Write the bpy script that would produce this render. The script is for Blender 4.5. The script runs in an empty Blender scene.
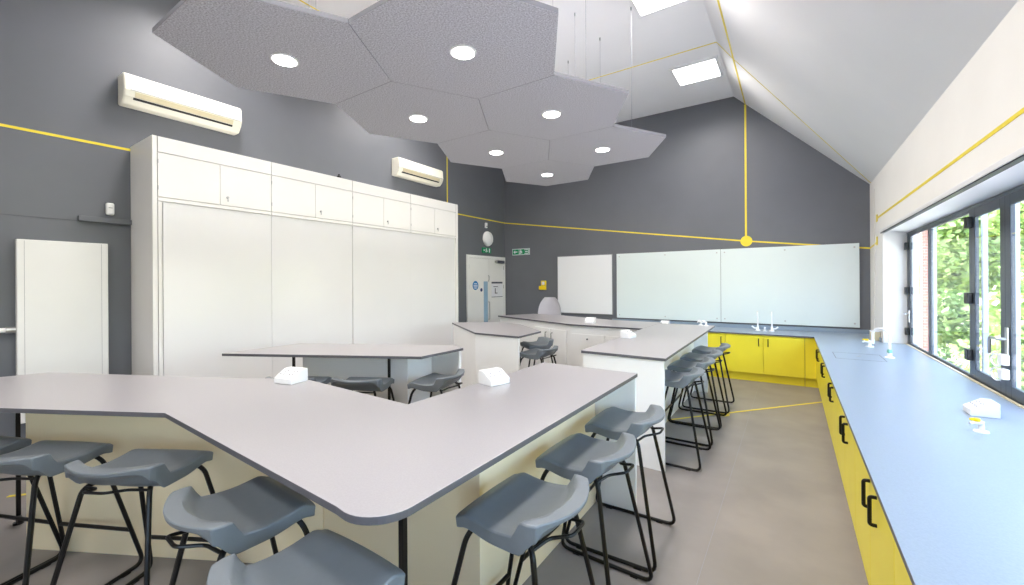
import bpy, math, random
from mathutils import Vector, Matrix
random.seed(7)
S = bpy.context.scene
COL = S.collection
PI = math.pi

def lin(c):
    c = c / 255.0
    return c / 12.92 if c <= 0.04045 else ((c + 0.055) / 1.055) ** 2.4
def rgb(r, g, b): return (lin(r), lin(g), lin(b), 1.0)

# ------------------------------------------------------------------ camera
cam_d = bpy.data.cameras.new('camera'); cam = bpy.data.objects.new('camera', cam_d); COL.objects.link(cam)
cam_d.sensor_fit = 'HORIZONTAL'; cam_d.sensor_width = 36.0
cam_d.lens = 36.0 * 418.0 / 1024.0
cam_d.shift_y = -9.5 / 1024.0
cam_d.clip_start = 0.02; cam_d.clip_end = 300
YAW = math.atan((791.5 - 512) / 418.0)
cam.matrix_world = Matrix.Translation((0, 0, 1.58)) @ Matrix.Rotation(YAW, 4, 'Z') @ Matrix.Rotation(PI / 2, 4, 'X') @ Matrix.Rotation(-0.0062, 4, 'Z')
S.camera = cam

# ------------------------------------------------------------------ sky, sun, exposure
w = bpy.data.worlds.new('sky'); S.world = w; w.use_nodes = True
nt = w.node_tree; nt.nodes.clear()
wo = nt.nodes.new('ShaderNodeOutputWorld'); bg = nt.nodes.new('ShaderNodeBackground'); sk = nt.nodes.new('ShaderNodeTexSky')
sk.sky_type = 'NISHITA'; sk.sun_disc = False; sk.sun_elevation = math.radians(48); sk.sun_rotation = math.radians(318)
sk.air_density = 1.0; sk.dust_density = 2.5; sk.ozone_density = 1.0
bg.inputs['Strength'].default_value = 3.9
hz = nt.nodes.new('ShaderNodeMix'); hz.data_type = 'RGBA'; hz.inputs[0].default_value = 0.4; hz.inputs[7].default_value = (.40, .39, .41, 1)
nt.links.new(sk.outputs[0], hz.inputs[6]); nt.links.new(hz.outputs[2], bg.inputs[0]); nt.links.new(bg.outputs[0], wo.inputs[0])
sd = bpy.data.lights.new('sun', 'SUN'); sd.energy = 12.0; sd.angle = math.radians(1.0); sd.color = (1, .95, .86)
sun = bpy.data.objects.new('sun', sd); COL.objects.link(sun); sun.location = (-20, 10, 30)
sun.rotation_euler = Vector((0.45, -0.50, -0.75)).to_track_quat('-Z', 'Y').to_euler()
S.view_settings.view_transform = 'Standard'; S.view_settings.look = 'None'
S.view_settings.gamma = 1.0; S.view_settings.use_curve_mapping = False
S.view_settings.exposure = 0.3
PANEL_W, DOWN_W = 34.0, 7.0

# ------------------------------------------------------------------ materials
def mat(name, col, rough=0.5, metal=0.0, spec=0.5, var=0.0, vscale=8.0, bump=0.0, bscale=60.0, col2=None, coat=0.0, detail=4.0):
    m = bpy.data.materials.new(name); m.use_nodes = True
    t = m.node_tree; b = t.nodes['Principled BSDF']
    b.inputs['Base Color'].default_value = col; b.inputs['Roughness'].default_value = rough
    b.inputs['Metallic'].default_value = metal; b.inputs['Specular IOR Level'].default_value = spec
    b.inputs['Coat Weight'].default_value = coat; b.inputs['Coat Roughness'].default_value = 0.05
    tc = t.nodes.new('ShaderNodeTexCoord')
    if var > 0 or col2:
        n = t.nodes.new('ShaderNodeTexNoise'); n.inputs['Scale'].default_value = vscale; n.inputs['Detail'].default_value = detail
        t.links.new(tc.outputs['Object'], n.inputs['Vector'])
        r = t.nodes.new('ShaderNodeValToRGB')
        r.color_ramp.elements[0].position = 0.35; r.color_ramp.elements[1].position = 0.65
        c2 = col2 if col2 else tuple(min(1, c * (1 + var)) for c in col[:3]) + (1,)
        c1 = col if col2 else tuple(c * (1 - var) for c in col[:3]) + (1,)
        r.color_ramp.elements[0].color = c1; r.color_ramp.elements[1].color = c2
        t.links.new(n.outputs['Fac'], r.inputs['Fac']); t.links.new(r.outputs['Color'], b.inputs['Base Color'])
    if bump > 0:
        n2 = t.nodes.new('ShaderNodeTexNoise'); n2.inputs['Scale'].default_value = bscale
        t.links.new(tc.outputs['Object'], n2.inputs['Vector'])
        bp = t.nodes.new('ShaderNodeBump'); bp.inputs['Strength'].default_value = bump; bp.inputs['Distance'].default_value = 0.002
        t.links.new(n2.outputs['Fac'], bp.inputs['Height']); t.links.new(bp.outputs['Normal'], b.inputs['Normal'])
    return m
def emis(name, col, s):
    m = bpy.data.materials.new(name); m.use_nodes = True; t = m.node_tree
    b = t.nodes['Principled BSDF']; b.inputs['Base Color'].default_value = col
    b.inputs['Emission Color'].default_value = col; b.inputs['Emission Strength'].default_value = s
    return m
def glass_mat(name, tint=(0.96, 0.96, 0.97, 1)):
    m = bpy.data.materials.new(name); m.use_nodes = True; t = m.node_tree; t.nodes.clear()
    o = t.nodes.new('ShaderNodeOutputMaterial'); mx = t.nodes.new('ShaderNodeMixShader')
    tr = t.nodes.new('ShaderNodeBsdfTransparent'); gl = t.nodes.new('ShaderNodeBsdfGlossy'); lw = t.nodes.new('ShaderNodeLayerWeight')
    pw = t.nodes.new('ShaderNodeMath'); pw.operation = 'POWER'; pw.inputs[1].default_value = 5.0
    ma = t.nodes.new('ShaderNodeMath'); ma.operation = 'MULTIPLY_ADD'; ma.inputs[1].default_value = 0.55; ma.inputs[2].default_value = 0.03
    tr.inputs[0].default_value = tint; gl.inputs['Roughness'].default_value = 0.0; lw.inputs[0].default_value = 0.5
    t.links.new(lw.outputs['Facing'], pw.inputs[0]); t.links.new(pw.outputs[0], ma.inputs[0]); t.links.new(ma.outputs[0], mx.inputs[0])
    t.links.new(tr.outputs[0], mx.inputs[1]); t.links.new(gl.outputs[0], mx.inputs[2])
    t.links.new(mx.outputs[0], o.inputs[0]); return m
def brick_mat(name):
    m = mat(name, rgb(180, 105, 85), 0.9); t = m.node_tree
    b = t.nodes.new('ShaderNodeTexBrick'); b.inputs['Scale'].default_value = 4.5
    b.inputs['Color1'].default_value = rgb(190, 110, 90); b.inputs['Color2'].default_value = rgb(165, 90, 75); b.inputs['Mortar'].default_value = rgb(200, 190, 180)
    tc = t.nodes.new('ShaderNodeTexCoord'); mp = t.nodes.new('ShaderNodeMapping'); mp.inputs['Rotation'].default_value = (PI / 2, 0, 0)
    t.links.new(tc.outputs['Object'], mp.inputs[0]); t.links.new(mp.outputs[0], b.inputs['Vector'])
    t.links.new(b.outputs['Color'], t.nodes['Principled BSDF'].inputs['Base Color']); return m

M = {}
M['wall_dark'] = mat('dark grey wall paint', rgb(103, 106, 112), 0.5, var=0.04, vscale=1.5, bump=0.05, bscale=150)
M['wall_white'] = mat('white wall paint', rgb(238, 236, 231), 0.6, var=0.015, vscale=2)
M['ceiling'] = mat('ceiling white', rgb(246, 246, 246), 0.7, var=0.012, vscale=1.2)
M['floor'] = mat('grey vinyl floor', rgb(140, 134, 130), 0.42, var=0.10, vscale=2.2, bump=0.04, bscale=90, detail=9)
M['yellow_line'] = mat('yellow paint line', rgb(238, 216, 62), 0.45, var=0.03, vscale=20)
M['white_gloss'] = mat('white gloss laminate', rgb(240, 238, 235), 0.3, var=0.008, vscale=3)
M['white_slide'] = mat('white gloss sliding board', rgb(238, 237, 237), 0.16, var=0.006, vscale=2)
M['white_panel'] = mat('white laminate', rgb(236, 236, 234), 0.32, var=0.01, vscale=3)
M['white_plastic'] = mat('white plastic', rgb(240, 240, 240), 0.3, var=0.01)
M['cream_plastic'] = mat('cream plastic', rgb(240, 237, 222), 0.4, var=0.01)
M['louvre'] = mat('beige louvre', rgb(216, 206, 172), 0.5, var=0.02)
M['joint'] = mat('dark joint', rgb(70, 68, 66), 0.8, var=0.05)
M['black'] = mat('black', rgb(18, 18, 19), 0.45, var=0.05)
M['black_metal'] = mat('black powder coated steel', rgb(12, 12, 12), 0.36, spec=0.35, var=0.05, vscale=30)
M['dark_frame'] = mat('anthracite aluminium', rgb(62, 70, 80), 0.35, metal=0.0, var=0.04, vscale=12)
M['top'] = mat('grey speckled worktop', rgb(160, 157, 160), 0.3, var=0.035, vscale=170, detail=2)
M['top2'] = mat('blue grey speckled worktop', rgb(140, 155, 170), 0.33, var=0.04, vscale=150, detail=2)
M['bench_panel'] = mat('white laminate with painted warm cast', rgb(241, 226, 190), 0.35, var=0.01, vscale=3)  # white bench panels, with the warm light cast put into the colour
M['edge'] = mat('dark worktop edge', rgb(88, 88, 94), 0.4, var=0.04, vscale=30)
M['yellow'] = mat('yellow laminate', rgb(243, 226, 58), 0.36, var=0.02, vscale=3)
M['yellow_dark'] = mat('yellow plinth laminate', rgb(240, 222, 52), 0.4, var=0.02, vscale=3)
M['seat'] = mat('blue grey moulded seat', rgb(108, 115, 121), 0.38, var=0.02, vscale=25, bump=0.08, bscale=500)
M['felt'] = mat('grey acoustic felt', rgb(160, 159, 165), 0.95, spec=0.1, col2=rgb(208, 207, 214), vscale=95, detail=8, bump=0.05, bscale=300)
M['felt_edge'] = mat('pale felt edge', rgb(140, 140, 146), 0.9, spec=0.1, var=0.03, vscale=60)
M['steel'] = mat('brushed steel', rgb(190, 190, 190), 0.3, metal=0.9, var=0.04, vscale=20)
M['glassboard'] = mat('pale glass whiteboard', rgb(222, 233, 233), 0.06, spec=0.6, var=0.01, vscale=1)
M['whiteboard'] = mat('white enamel board', rgb(238, 240, 243), 0.18, var=0.006, vscale=1)
M['alu'] = mat('grey aluminium rim', rgb(150, 152, 158), 0.4, metal=0.5, var=0.03)
M['green'] = mat('safety green', rgb(10, 140, 90), 0.4, var=0.03)
M['blue'] = mat('mandatory blue', rgb(20, 120, 185), 0.4, var=0.03)
M['navy'] = mat('navy plate', rgb(40, 60, 110), 0.4, var=0.03)
M['paper'] = mat('printed paper', rgb(232, 234, 240), 0.6, var=0.02)
M['ink'] = mat('dark ink', rgb(80, 84, 96), 0.6, var=0.05)
M['shell'] = mat('pale grey chair shell', rgb(196, 194, 202), 0.5, var=0.02)
M['glass'] = glass_mat('clear glazing')
M['bluepane'] = mat('pale blue safety glass', rgb(158, 188, 212), 0.08, spec=0.6, var=0.04, vscale=4)
M['brick'] = brick_mat('red brick')
M['bark'] = mat('bark', rgb(96, 80, 62), 0.9, var=0.25, vscale=12, bump=0.5, bscale=25)
M['leaf1'] = mat('spring leaf', rgb(140, 172, 90), 0.6, col2=rgb(186, 204, 128), vscale=3)
M['leaf2'] = mat('mid leaf', rgb(104, 142, 78), 0.6, col2=rgb(156, 182, 112), vscale=3)
M['grass'] = mat('grass', rgb(150, 158, 120), 0.9, var=0.2, vscale=6, detail=8)
M['paving'] = mat('pale paving', rgb(222, 216, 210), 0.8, var=0.08, vscale=5)
M['post'] = mat('pale upright strip', rgb(176, 186, 202), 0.5, var=0.03)
M['lamp'] = emis('lit downlight lens', (1, .97, .93, 1), 14.0)
M['panel_lamp'] = emis('lit panel diffuser', (1, .985, .96, 1), 7.0)
M['yellow_plastic'] = mat('yellow plastic', rgb(236, 206, 20), 0.4, var=0.02)
M['green_plastic'] = mat('green plastic', rgb(130, 190, 170), 0.4, var=0.02)
M['teal'] = mat('white curtain cable', rgb(230, 226, 220), 0.6, var=0.02)

# ------------------------------------------------------------------ mesh builder
class MB:
    def __init__(s): s.v = []; s.f = []; s.m = []; s.sm = []
    def add(s, vs, fs, mi=0, smooth=False):
        o = len(s.v); s.v += [tuple(p) for p in vs]
        for f in fs: s.f.append([i + o for i in f]); s.m.append(mi); s.sm.append(smooth)
        return s
    def box(s, x0, x1, y0, y1, z0, z1, mi=0):
        v = [(x0, y0, z0), (x1, y0, z0), (x1, y1, z0), (x0, y1, z0), (x0, y0, z1), (x1, y0, z1), (x1, y1, z1), (x0, y1, z1)]
        return s.add(v, [(3, 2, 1, 0), (4, 5, 6, 7), (0, 1, 5, 4), (1, 2, 6, 5), (2, 3, 7, 6), (3, 0, 4, 7)], mi)
    def prism(s, poly, z0, z1, side=0, top=0):
        n = len(poly)
        if sum(poly[i][0] * poly[(i + 1) % n][1] - poly[(i + 1) % n][0] * poly[i][1] for i in range(n)) < 0: poly = poly[::-1]
        v = [(p[0], p[1], z0) for p in poly] + [(p[0], p[1], z1) for p in poly]
        s.add(v, [tuple(range(n, 2 * n)), tuple(range(n - 1, -1, -1))], top)
        o = len(s.v) - 2 * n
        for i in range(n):
            j = (i + 1) % n
            s.f.append([o + i, o + j, o + n + j, o + n + i]); s.m.append(side); s.sm.append(False)
        return s
    def wallseg(s, a, b, t, z0, z1, mi=0):
        # upright slab from a to b (plan points), thickness t to the left of a->b
        a = Vector(a); b = Vector(b); d = (b - a).normalized(); n = Vector((-d.y, d.x)) * t
        return s.prism([tuple(a), tuple(b), tuple(b + n), tuple(a + n)], z0, z1, mi, mi)
    def tube(s, pts, r, n=8, mi=0, closed=False, cap=True):
        P = [Vector(p) for p in pts]; k = len(P); rings = []
        up = None
        for i in range(k):
            if closed: t = (P[(i + 1) % k] - P[i - 1])
            else: t = (P[min(i + 1, k - 1)] - P[max(i - 1, 0)])
            t.normalize()
            if up is None:
                up = Vector((0, 0, 1)) if abs(t.z) < 0.9 else Vector((1, 0, 0))
            up = (up - t * up.dot(t)); up.normalize(); sd_ = t.cross(up)
            rr = r[i] if isinstance(r, (list, tuple)) else r
            rings.append([P[i] + (up * math.cos(2 * PI * j / n) + sd_ * math.sin(2 * PI * j / n)) * rr for j in range(n)])
        vs = [p for q in rings for p in q]; fs = []
        for i in range(k if closed else k - 1):
            a = i * n; b = ((i + 1) % k) * n
            for j in range(n): fs.append((a + j, b + j, b + (j + 1) % n, a + (j + 1) % n))
        s.add(vs, fs, mi, True)
        if cap and not closed:
            o = len(s.v) - k * n
            s.f.append([o + j for j in range(n)]); s.m.append(mi); s.sm.append(False)
            s.f.append([o + (k - 1) * n + j for j in range(n - 1, -1, -1)]); s.m.append(mi); s.sm.append(False)
        return s
    def cyl(s, c, r, h, axis='Z', n=24, mi=0, r2=None):
        r2 = r if r2 is None else r2
        ax = {'X': Vector((1, 0, 0)), 'Y': Vector((0, 1, 0)), 'Z': Vector((0, 0, 1))}[axis]
        u = Vector((0, 1, 0)) if axis == 'X' else Vector((1, 0, 0)); v = ax.cross(u); c = Vector(c)
        v0 = [c + (u * math.cos(2 * PI * i / n) + v * math.sin(2 * PI * i / n)) * r for i in range(n)]
        v1 = [c + ax * h + (u * math.cos(2 * PI * i / n) + v * math.sin(2 * PI * i / n)) * r2 for i in range(n)]
        o = len(s.v)
        s.add(v0 + v1, [tuple(range(n - 1, -1, -1)), tuple(range(n, 2 * n))], mi)
        for i in range(n):
            j = (i + 1) % n; s.f.append([o + i, o + j, o + n + j, o + n + i]); s.m.append(mi); s.sm.append(True)
        return s
    def lathe(s, c, prof, n=20, mi=0):
        vs = []; fs = []
        for (r, z) in prof:
            for i in range(n): vs.append((c[0] + r * math.cos(2 * PI * i / n), c[1] + r * math.sin(2 * PI * i / n), c[2] + z))
        for a in range(len(prof) - 1):
            for i in range(n): fs.append((a * n + i, a * n + (i + 1) % n, (a + 1) * n + (i + 1) % n, (a + 1) * n + i))
        fs.append(tuple(range(n - 1, -1, -1))); fs.append(tuple((len(prof) - 1) * n + i for i in range(n)))
        return s.add(vs, fs, mi, True)
    def build(s, name, mats, parent=None, bevel=0.0, loc=None, rz=0.0, segs=2):
        me = bpy.data.meshes.new(name); me.from_pydata(s.v, [], s.f)
        for m in (mats if isinstance(mats, (list, tuple)) else [mats]): me.materials.append(M[m])
        me.polygons.foreach_set('material_index', s.m); me.polygons.foreach_set('use_smooth', s.sm)
        me.update()
        if any(s.sm):
            try: me.set_sharp_from_angle(angle=math.radians(40))
            except Exception: pass
        o = bpy.data.objects.new(name, me); COL.objects.link(o)
        if parent: o.parent = parent
        if loc: o.location = loc
        o.rotation_euler = (0, 0, rz)
        if bevel > 0:
            b = o.modifiers.new('bevel', 'BEVEL'); b.width = bevel; b.segments = segs; b.limit_method = 'ANGLE'; b.angle_limit = math.radians(40)
        return o

def fillet(pts, rad, n=5, closed=False):
    P = [Vector(p) for p in pts]; out = []; k = len(P)
    for i in range(k):
        if not closed and i in (0, k - 1): out.append(P[i]); continue
        a = P[i - 1]; b = P[i]; c = P[(i + 1) % k]
        d1 = (a - b); d2 = (c - b); r = min(rad, d1.length * 0.45, d2.length * 0.45)
        p1 = b + d1.normalized() * r; p2 = b + d2.normalized() * r
        for q in range(n + 1):
            t = q / n; out.append((p1 * (1 - t) ** 2 + b * 2 * t * (1 - t) + p2 * t * t))
    return out
def rot2(p, a): return (p[0] * math.cos(a) - p[1] * math.sin(a), p[0] * math.sin(a) + p[1] * math.cos(a))
def tag(o, label, cat=None, group=None, kind=None):
    o['label'] = label
    if cat: o['category'] = cat
    if group: o['group'] = group
    if kind: o['kind'] = kind
    return o
def struct(o, label): o['kind'] = 'structure'; o['label'] = label; return o
def thing(name, label, cat, loc=(0, 0, 0), rz=0.0, group=None):
    o = bpy.data.objects.new(name, None); COL.objects.link(o); o.location = loc; o.rotation_euler = (0, 0, rz)
    o.empty_display_size = 0.1
    return tag(o, label, cat, group)
def sroot(name, label, loc=(0, 0, 0)):
    o = bpy.data.objects.new(name, None); COL.objects.link(o); o.location = loc; return struct(o, label)
def dup(root, label, loc, rz):
    r = root.copy(); COL.objects.link(r); r.location = loc; r.rotation_euler = (0, 0, rz); r['label'] = label
    for ch in list(root.children):
        c = ch.copy(); COL.objects.link(c); c.parent = r
        for g in list(ch.children):
            d = g.copy(); COL.objects.link(d); d.parent = c
    return r

# ------------------------------------------------------------------ the room
XL, XR, YB, YF = -5.82, 1.006, 8.39, -4.0
ZC, ZE, XA = 4.875, 3.06, -0.84
HB, HC = 0.948, 0.763          # bench top, perimeter counter top
XW = 1.245                     # glazing plane

f = MB(); f.box(XL - .1, 1.36, YF - .1, YB + .1, -0.1, 0.0)
floor = struct(f.build('floor', 'floor'), 'mottled grey vinyl floor')
# welded seams in the vinyl sheet
for x in (-0.42, -2.42, -4.42):
    MB().box(x - .0012, x + .0012, YF, 7.6, -0.001, 0.0006).build('seam', 'alu', floor)
g = MB()
g.prism([(XL - .1, YF), (XA, YF), (XA, YB + .1), (XL - .1, YB + .1)], ZC, ZC + .1)
ceil = struct(g.build('ceiling', 'ceiling'), 'white flat ceiling over the left side of the room')
v = [(XA, YF, ZC), (1.36, YF, ZE - .354 * (ZC - ZE) / (XR - XA)), (1.36, YB + .1, ZE - .354 * (ZC - ZE) / (XR - XA)), (XA, YB + .1, ZC)]
v += [(p[0], p[1], p[2] + .12) for p in v]
s_ = MB().add(v, [(0, 1, 2, 3), (7, 6, 5, 4), (0, 4, 5, 1), (1, 5, 6, 2), (2, 6, 7, 3), (3, 7, 4, 0)])
slope = s_.build('ceiling_slope', 'ceiling', ceil); slope['label'] = 'white sloping ceiling above the windows'

def gable(y0, y1, name, m, label):
    P = [(XL - .1, 0), (1.35, 0), (1.35, ZE - .25), (XR, ZE), (XA, ZC), (XL - .1, ZC)]
    n = len(P); vs = [(p[0], y0, p[1]) for p in P] + [(p[0], y1, p[1]) for p in P]
    b = MB().add(vs, [tuple(range(n)), tuple(range(2 * n - 1, n - 1, -1))] + [(i, i + n, (i + 1) % n + n, (i + 1) % n) for i in range(n)])
    return struct(b.build(name, m), label)
wall_back = gable(YB, YB + .1, 'wall_back', 'wall_dark', 'dark grey gable wall behind the whiteboards')
wall_front = gable(YF - .1, YF, 'wall_front', 'wall_white', 'white gable wall')
wall_left = struct(MB().box(XL - .1, XL, YF, YB, 0, ZC).build('wall_left', 'wall_dark'), 'dark grey wall behind the tall white cabinets')
MB().box(XL, XL + .003, YF, 1.43, 2.215, 2.222).build('wall_joint', 'edge', wall_left)
wr = MB(); wr.box(XR, 1.35, 7.32, YB, 0, ZE - .3); wr.box(XR, 1.35, YF, 7.32, 2.24, ZE - .3)
wr.add([(XR, YF, ZE - .3), (1.35, YF, ZE - .3), (1.35, YF, ZE - .33), (XR, YF, ZE), (XR, YB, ZE - .3), (1.35, YB, ZE - .3), (1.35, YB, ZE - .33), (XR, YB, ZE)],
       [(0, 3, 7, 4), (0, 1, 2, 3), (4, 7, 6, 5), (3, 2, 6, 7), (0, 4, 5, 1)])
wr.box(XR, 1.35, YF, -2.6, 0, 2.24)
wr.add([(1.01, YF, 2.2405), (1.34, YF, 2.185), (1.34, 7.32, 2.185), (1.01, 7.32, 2.2405), (1.34, YF, 2.2405), (1.34, 7.32, 2.2405)], [(0, 1, 2, 3), (1, 4, 5, 2), (0, 4, 1), (3, 2, 5)])
wall_right = struct(wr.build('wall_right', 'wall_white'), 'white wall above and beside the glazed doors')
struct(MB().box(.985, XR, YF, 7.42, 2.222, 2.262).build('trim_1', 'white_plastic', bevel=.004), 'white blind rail along the top of the window opening')
struct(MB().box(.99, 1.03, YF, 7.40, 2.214, 2.222).build('trim_2', 'black'), 'thin black blind track under the white rail')

# painted yellow lines that wander over walls, ceiling and floor
LW = .024
def stripe(a, b, nrm, wdt, name, label, parent=None):
    a = Vector(a); b = Vector(b); n = Vector(nrm).normalized(); d = (b - a).normalized(); s2 = d.cross(n) * wdt / 2; e = n * .003
    vs = [a - s2, b - s2, b + s2, a + s2]; vs = vs + [p + e for p in vs]
    o = MB().add(vs, [(3, 2, 1, 0), (4, 5, 6, 7), (0, 1, 5, 4), (1, 2, 6, 5), (2, 3, 7, 6), (3, 0, 4, 7)]).build(name, 'yellow_line', parent)
    if label: struct(o, label)
    return o
sl = Vector((-(ZC - ZE), 0, -(XR - XA))).normalized()
t3 = stripe((XL, YF, 2.99), (XL, YB, 3.045), (1, 0, 0), LW, 'trim_3', 'yellow line painted level along the dark left wall')
t4 = stripe((XL, YB, 3.045), (-.65, YB, 2.29), (0, -1, 0), LW, 'trim_4', 'yellow line slanting down across the dark gable wall')
stripe((-.65, YB, 2.29), (XR, YB, 2.08), (0, -1, 0), LW, 'lower_line', None, t4)
MB().cyl((-.655, YB - .006, 2.29), .092, .006, 'Y', 32).build('dot', 'yellow_line', t4)
t5 = stripe((-.66, YB, 2.29), (-.66, YB, 4.69), (0, -1, 0), LW + .006, 'trim_5', 'upright yellow line rising from the yellow dot to the ceiling')
t6 = stripe((-.66, YB, 4.698), (-.66, YF, 4.698), sl, .03, 'trim_6', 'yellow line running along the top of the sloping ceiling')
t7 = stripe((-.66, 6.6, 4.698), (XR, 8.28, ZE), sl, .016, 'trim_7', 'thin yellow line running diagonally down the ceiling slope')
t8 = stripe((XA, 6.35, ZC), (-4.72, 6.38, ZC), (0, 0, -1), .02, 'trim_8', 'yellow line crossing the flat ceiling')
stripe((-.66, 6.6, 4.698), (XA, 6.35, ZC - .001), sl, .02, 'link', None, t8)
t9 = stripe((-4.72, 6.38, ZC), (-4.72, YF, ZC), (0, 0, -1), .02, 'trim_9', 'yellow line on the flat ceiling beside the dark left wall')
t10 = stripe((XL, 6.35, 3.0), (XL, 6.35, ZC), (1, 0, 0), .026, 'trim_10', 'upright yellow line on the left wall beyond the far air conditioner')
t11 = stripe((XR, 7.76, 2.46), (XR, YF, 2.46), (-1, 0, 0), .026, 'trim_11', 'yellow line along the white wall above the windows')
MB().box(XR - .005, XR, 7.70, 7.80, 2.41, 2.51).build('end_plate', 'yellow_line', t11)
MB().box(XR - .005, XR, 7.70, 7.80, 2.08, 2.20).build('end_plate', 'yellow_line', t11)
stripe((XR, YB, 2.08), (XR, 7.76, 2.12), (-1, 0, 0), LW, 'corner_line', None, t11)
t12 = stripe((-4.9, .5, 0), (.33, 6.79, 0), (0, 0, 1), .03, 'trim_12', 'thin yellow line running diagonally across the floor')
MB().cyl((-.70, 5.53, 0), .085, .003, 'Z', 28).build('dot', 'yellow_line', t12)

# ------------------------------------------------------------------ glazed doors on the right
win = sroot('window_1', 'long run of anthracite framed glazed doors', (XW, 0, 0))
def wbox(name, y0, y1, z0, z1, m='dark_frame', x0=0.0, x1=.024, bevel=.002, parent=None):
    return MB().box(x0, x1, y0, y1, z0, z1).build(name, m, parent or win, bevel)
wbox('frame_head', -2.6, 7.32, 2.17, 2.196, x0=-.004, x1=.03)
wbox('frame_sill', -2.6, 7.32, 0.0, .05, x0=-.004, x1=.03)
wbox('frame_jamb', 7.24, 7.32, .05, 2.17, x0=-.004, x1=.03)
def leaf(y0, y1, st, thick_bottom=.09):
    tr_ = .075 if st > .06 else .03
    l = wbox('stile', y1 - st, y1, .05, 2.17)
    wbox('stile', y0, y0 + st, .05, 2.17)
    wbox('top_rail', y0 + st, y1 - st, 2.17 - tr_, 2.17)
    wbox('bottom_rail', y0 + st, y1 - st, .05, .76 + thick_bottom)
    wbox('pane', y0 + st, y1 - st, .76 + thick_bottom, 2.17 - tr_, 'glass', .003, .006, 0)
leaf(6.30, 7.24, .055, .03); leaf(5.02, 6.30, .05, .03); leaf(4.355, 5.02, .085); leaf(3.62, 4.355, .085)
yy = 3.62
while yy > -2.5:
    leaf(max(yy - .88, -2.6), yy, .085); yy -= .88
for y, zs in ((7.27, (.93, 1.45, 2.02)), (5.03, (.96, 1.43, 2.06))):
    for z in zs: wbox('hinge', y - .05, y + .03, z - .045, z + .045, 'black', -.035, -.002)
# lever handle and two white cable restrictors on the door stile
hd = MB(); hd.box(-.012, -.002, 4.29, 4.33, 1.06, 1.25); hd.tube(fillet([(-.01, 4.31, 1.17), (-.055, 4.31, 1.17), (-.055, 4.44, 1.17), (-.055, 4.44, 1.05)], .02, 4), .010, 8)
hd.build('lever_handle', 'steel', win)
hl = MB(); hl.box(-.012, -.002, 7.19, 7.23, 1.05, 1.2); hl.tube([(-.01, 7.21, 1.16), (-.05, 7.21, 1.16), (-.05, 7.1, 1.16)], .009, 8); hl.build('lever_handle', 'steel', win)
for z in (1.03, .93):
    r_ = MB().box(-.045, -.002, 4.27, 4.35, z - .04, z + .035)
    r_.build('restrictor', 'white_plastic', win, .01)
    loop = [(-.035, 4.40 + .09 * math.cos(a), z - .02 + .042 * math.sin(a)) for a in [2 * PI * i / 24 for i in range(24)]]
    MB().tube(loop, .006, 6, closed=True).build('cable_loop', 'white_plastic', win)

# ------------------------------------------------------------------ outside
ground = struct(MB().box(1.36, 40, -30, 45, -.3, -.12).build('ground', 'grass'), 'grass outside the windows')
struct(MB().box(1.36, 6.5, -8, 11, -.12, -.06).build('bounce_paving', 'paving'), 'added pale paving strip outside the glazed doors, bouncing sun indoors')  # added pale strip that throws sunlight up to the ceiling
tag(MB().box(2.08, 2.20, 11.0, 11.2, -.12, 3.4).build('brick_pier', 'brick'), 'slim red brick pier seen through the furthest pane', 'pier')
def ptag(x, y, label):
    o = MB().box(-.022, .022, -.022, .022, -.06, 2.9).build('post', 'post', None, .008, (x, y, 0)); return tag(o, label, 'post', 'pale strips outside the glazing')  # slim pale upright box outside the glass, just past a frame stile
ptag(1.60, 7.85, 'pale slender strip outside, behind the wide glazed leaf')
ptag(1.70, 6.46, 'pale slender strip outside, behind the glazed leaf with the lever handle')
ptag(1.70, 5.72, 'pale slender strip outside, nearest the right edge of the picture')
def tree(loc, h, rad, lm, label, n, tr=.12, low=.2, name='tree', group='trees beyond the glazed doors'):
    t = thing(name, label, 'tree' if name == 'tree' else 'bush', loc, 0, group)
    b = MB()
    if tr > 0:
        b.tube([(0, 0, 0), (.08, .05, h * .3), (-.06, .1, h * .6), (.05, 0, h * .9)], [tr, tr * .8, tr * .55, tr * .2], 10)
        for k in range(9):
            a = k * 2.4; z = h * (.3 + .06 * k)
            b.tube([(0, 0, z), (math.cos(a) * rad * .4, math.sin(a) * rad * .4, z + h * .08), (math.cos(a) * rad * .8, math.sin(a) * rad * .8, z + h * .13)], [tr * .35, tr * .25, tr * .1], 6)
        b.build('trunk', 'bark', t)
    blobs = [(random.uniform(-.6, .6) * rad, random.uniform(-.6, .6) * rad, h * random.uniform(low + .1, .88), rad * random.uniform(.35, .6)) for _ in range(14)]
    vs = []; fs = []; rnd = random.Random(int(abs(loc[0] * 31 + loc[1] * 17) * 10))
    for i in range(n):
        bx, by, bz, br = rnd.choice(blobs)
        d = Vector((rnd.gauss(0, 1), rnd.gauss(0, 1), rnd.gauss(0, 1))).normalized() * br * rnd.uniform(.55, 1.05)
        c = Vector((bx, by, bz)) + d
        if c.z < .05: continue
        u_ = Vector((rnd.gauss(0, 1), rnd.gauss(0, 1), rnd.gauss(0, .6))).normalized(); vv = u_.cross(Vector((rnd.gauss(0, 1), rnd.gauss(0, 1), rnd.gauss(0, 1)))).normalized()
        s1 = rnd.uniform(.045, .085) * (1 + .03 * h); s2 = s1 * .55; o = len(vs)
        vs += [c - u_ * s1, c + vv * s2, c + u_ * s1, c - vv * s2]; fs.append((o, o + 1, o + 2, o + 3))
    MB().add(vs, fs).build('foliage', lm, t)
tree((3.7, 14.2, -.12), 5.4, 1.5, 'leaf1', 'pale green tree standing nearest the slim brick pier', 16000)
tree((5.0, 19.0, -.12), 6.6, 2.0, 'leaf2', 'darker tree behind the pale green tree, outside', 16000, .16)
tree((4.3, 10.4, -.12), 4.8, 1.4, 'leaf1', 'bright leafy tree seen through the leaf with the lever handle', 16000)
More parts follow.
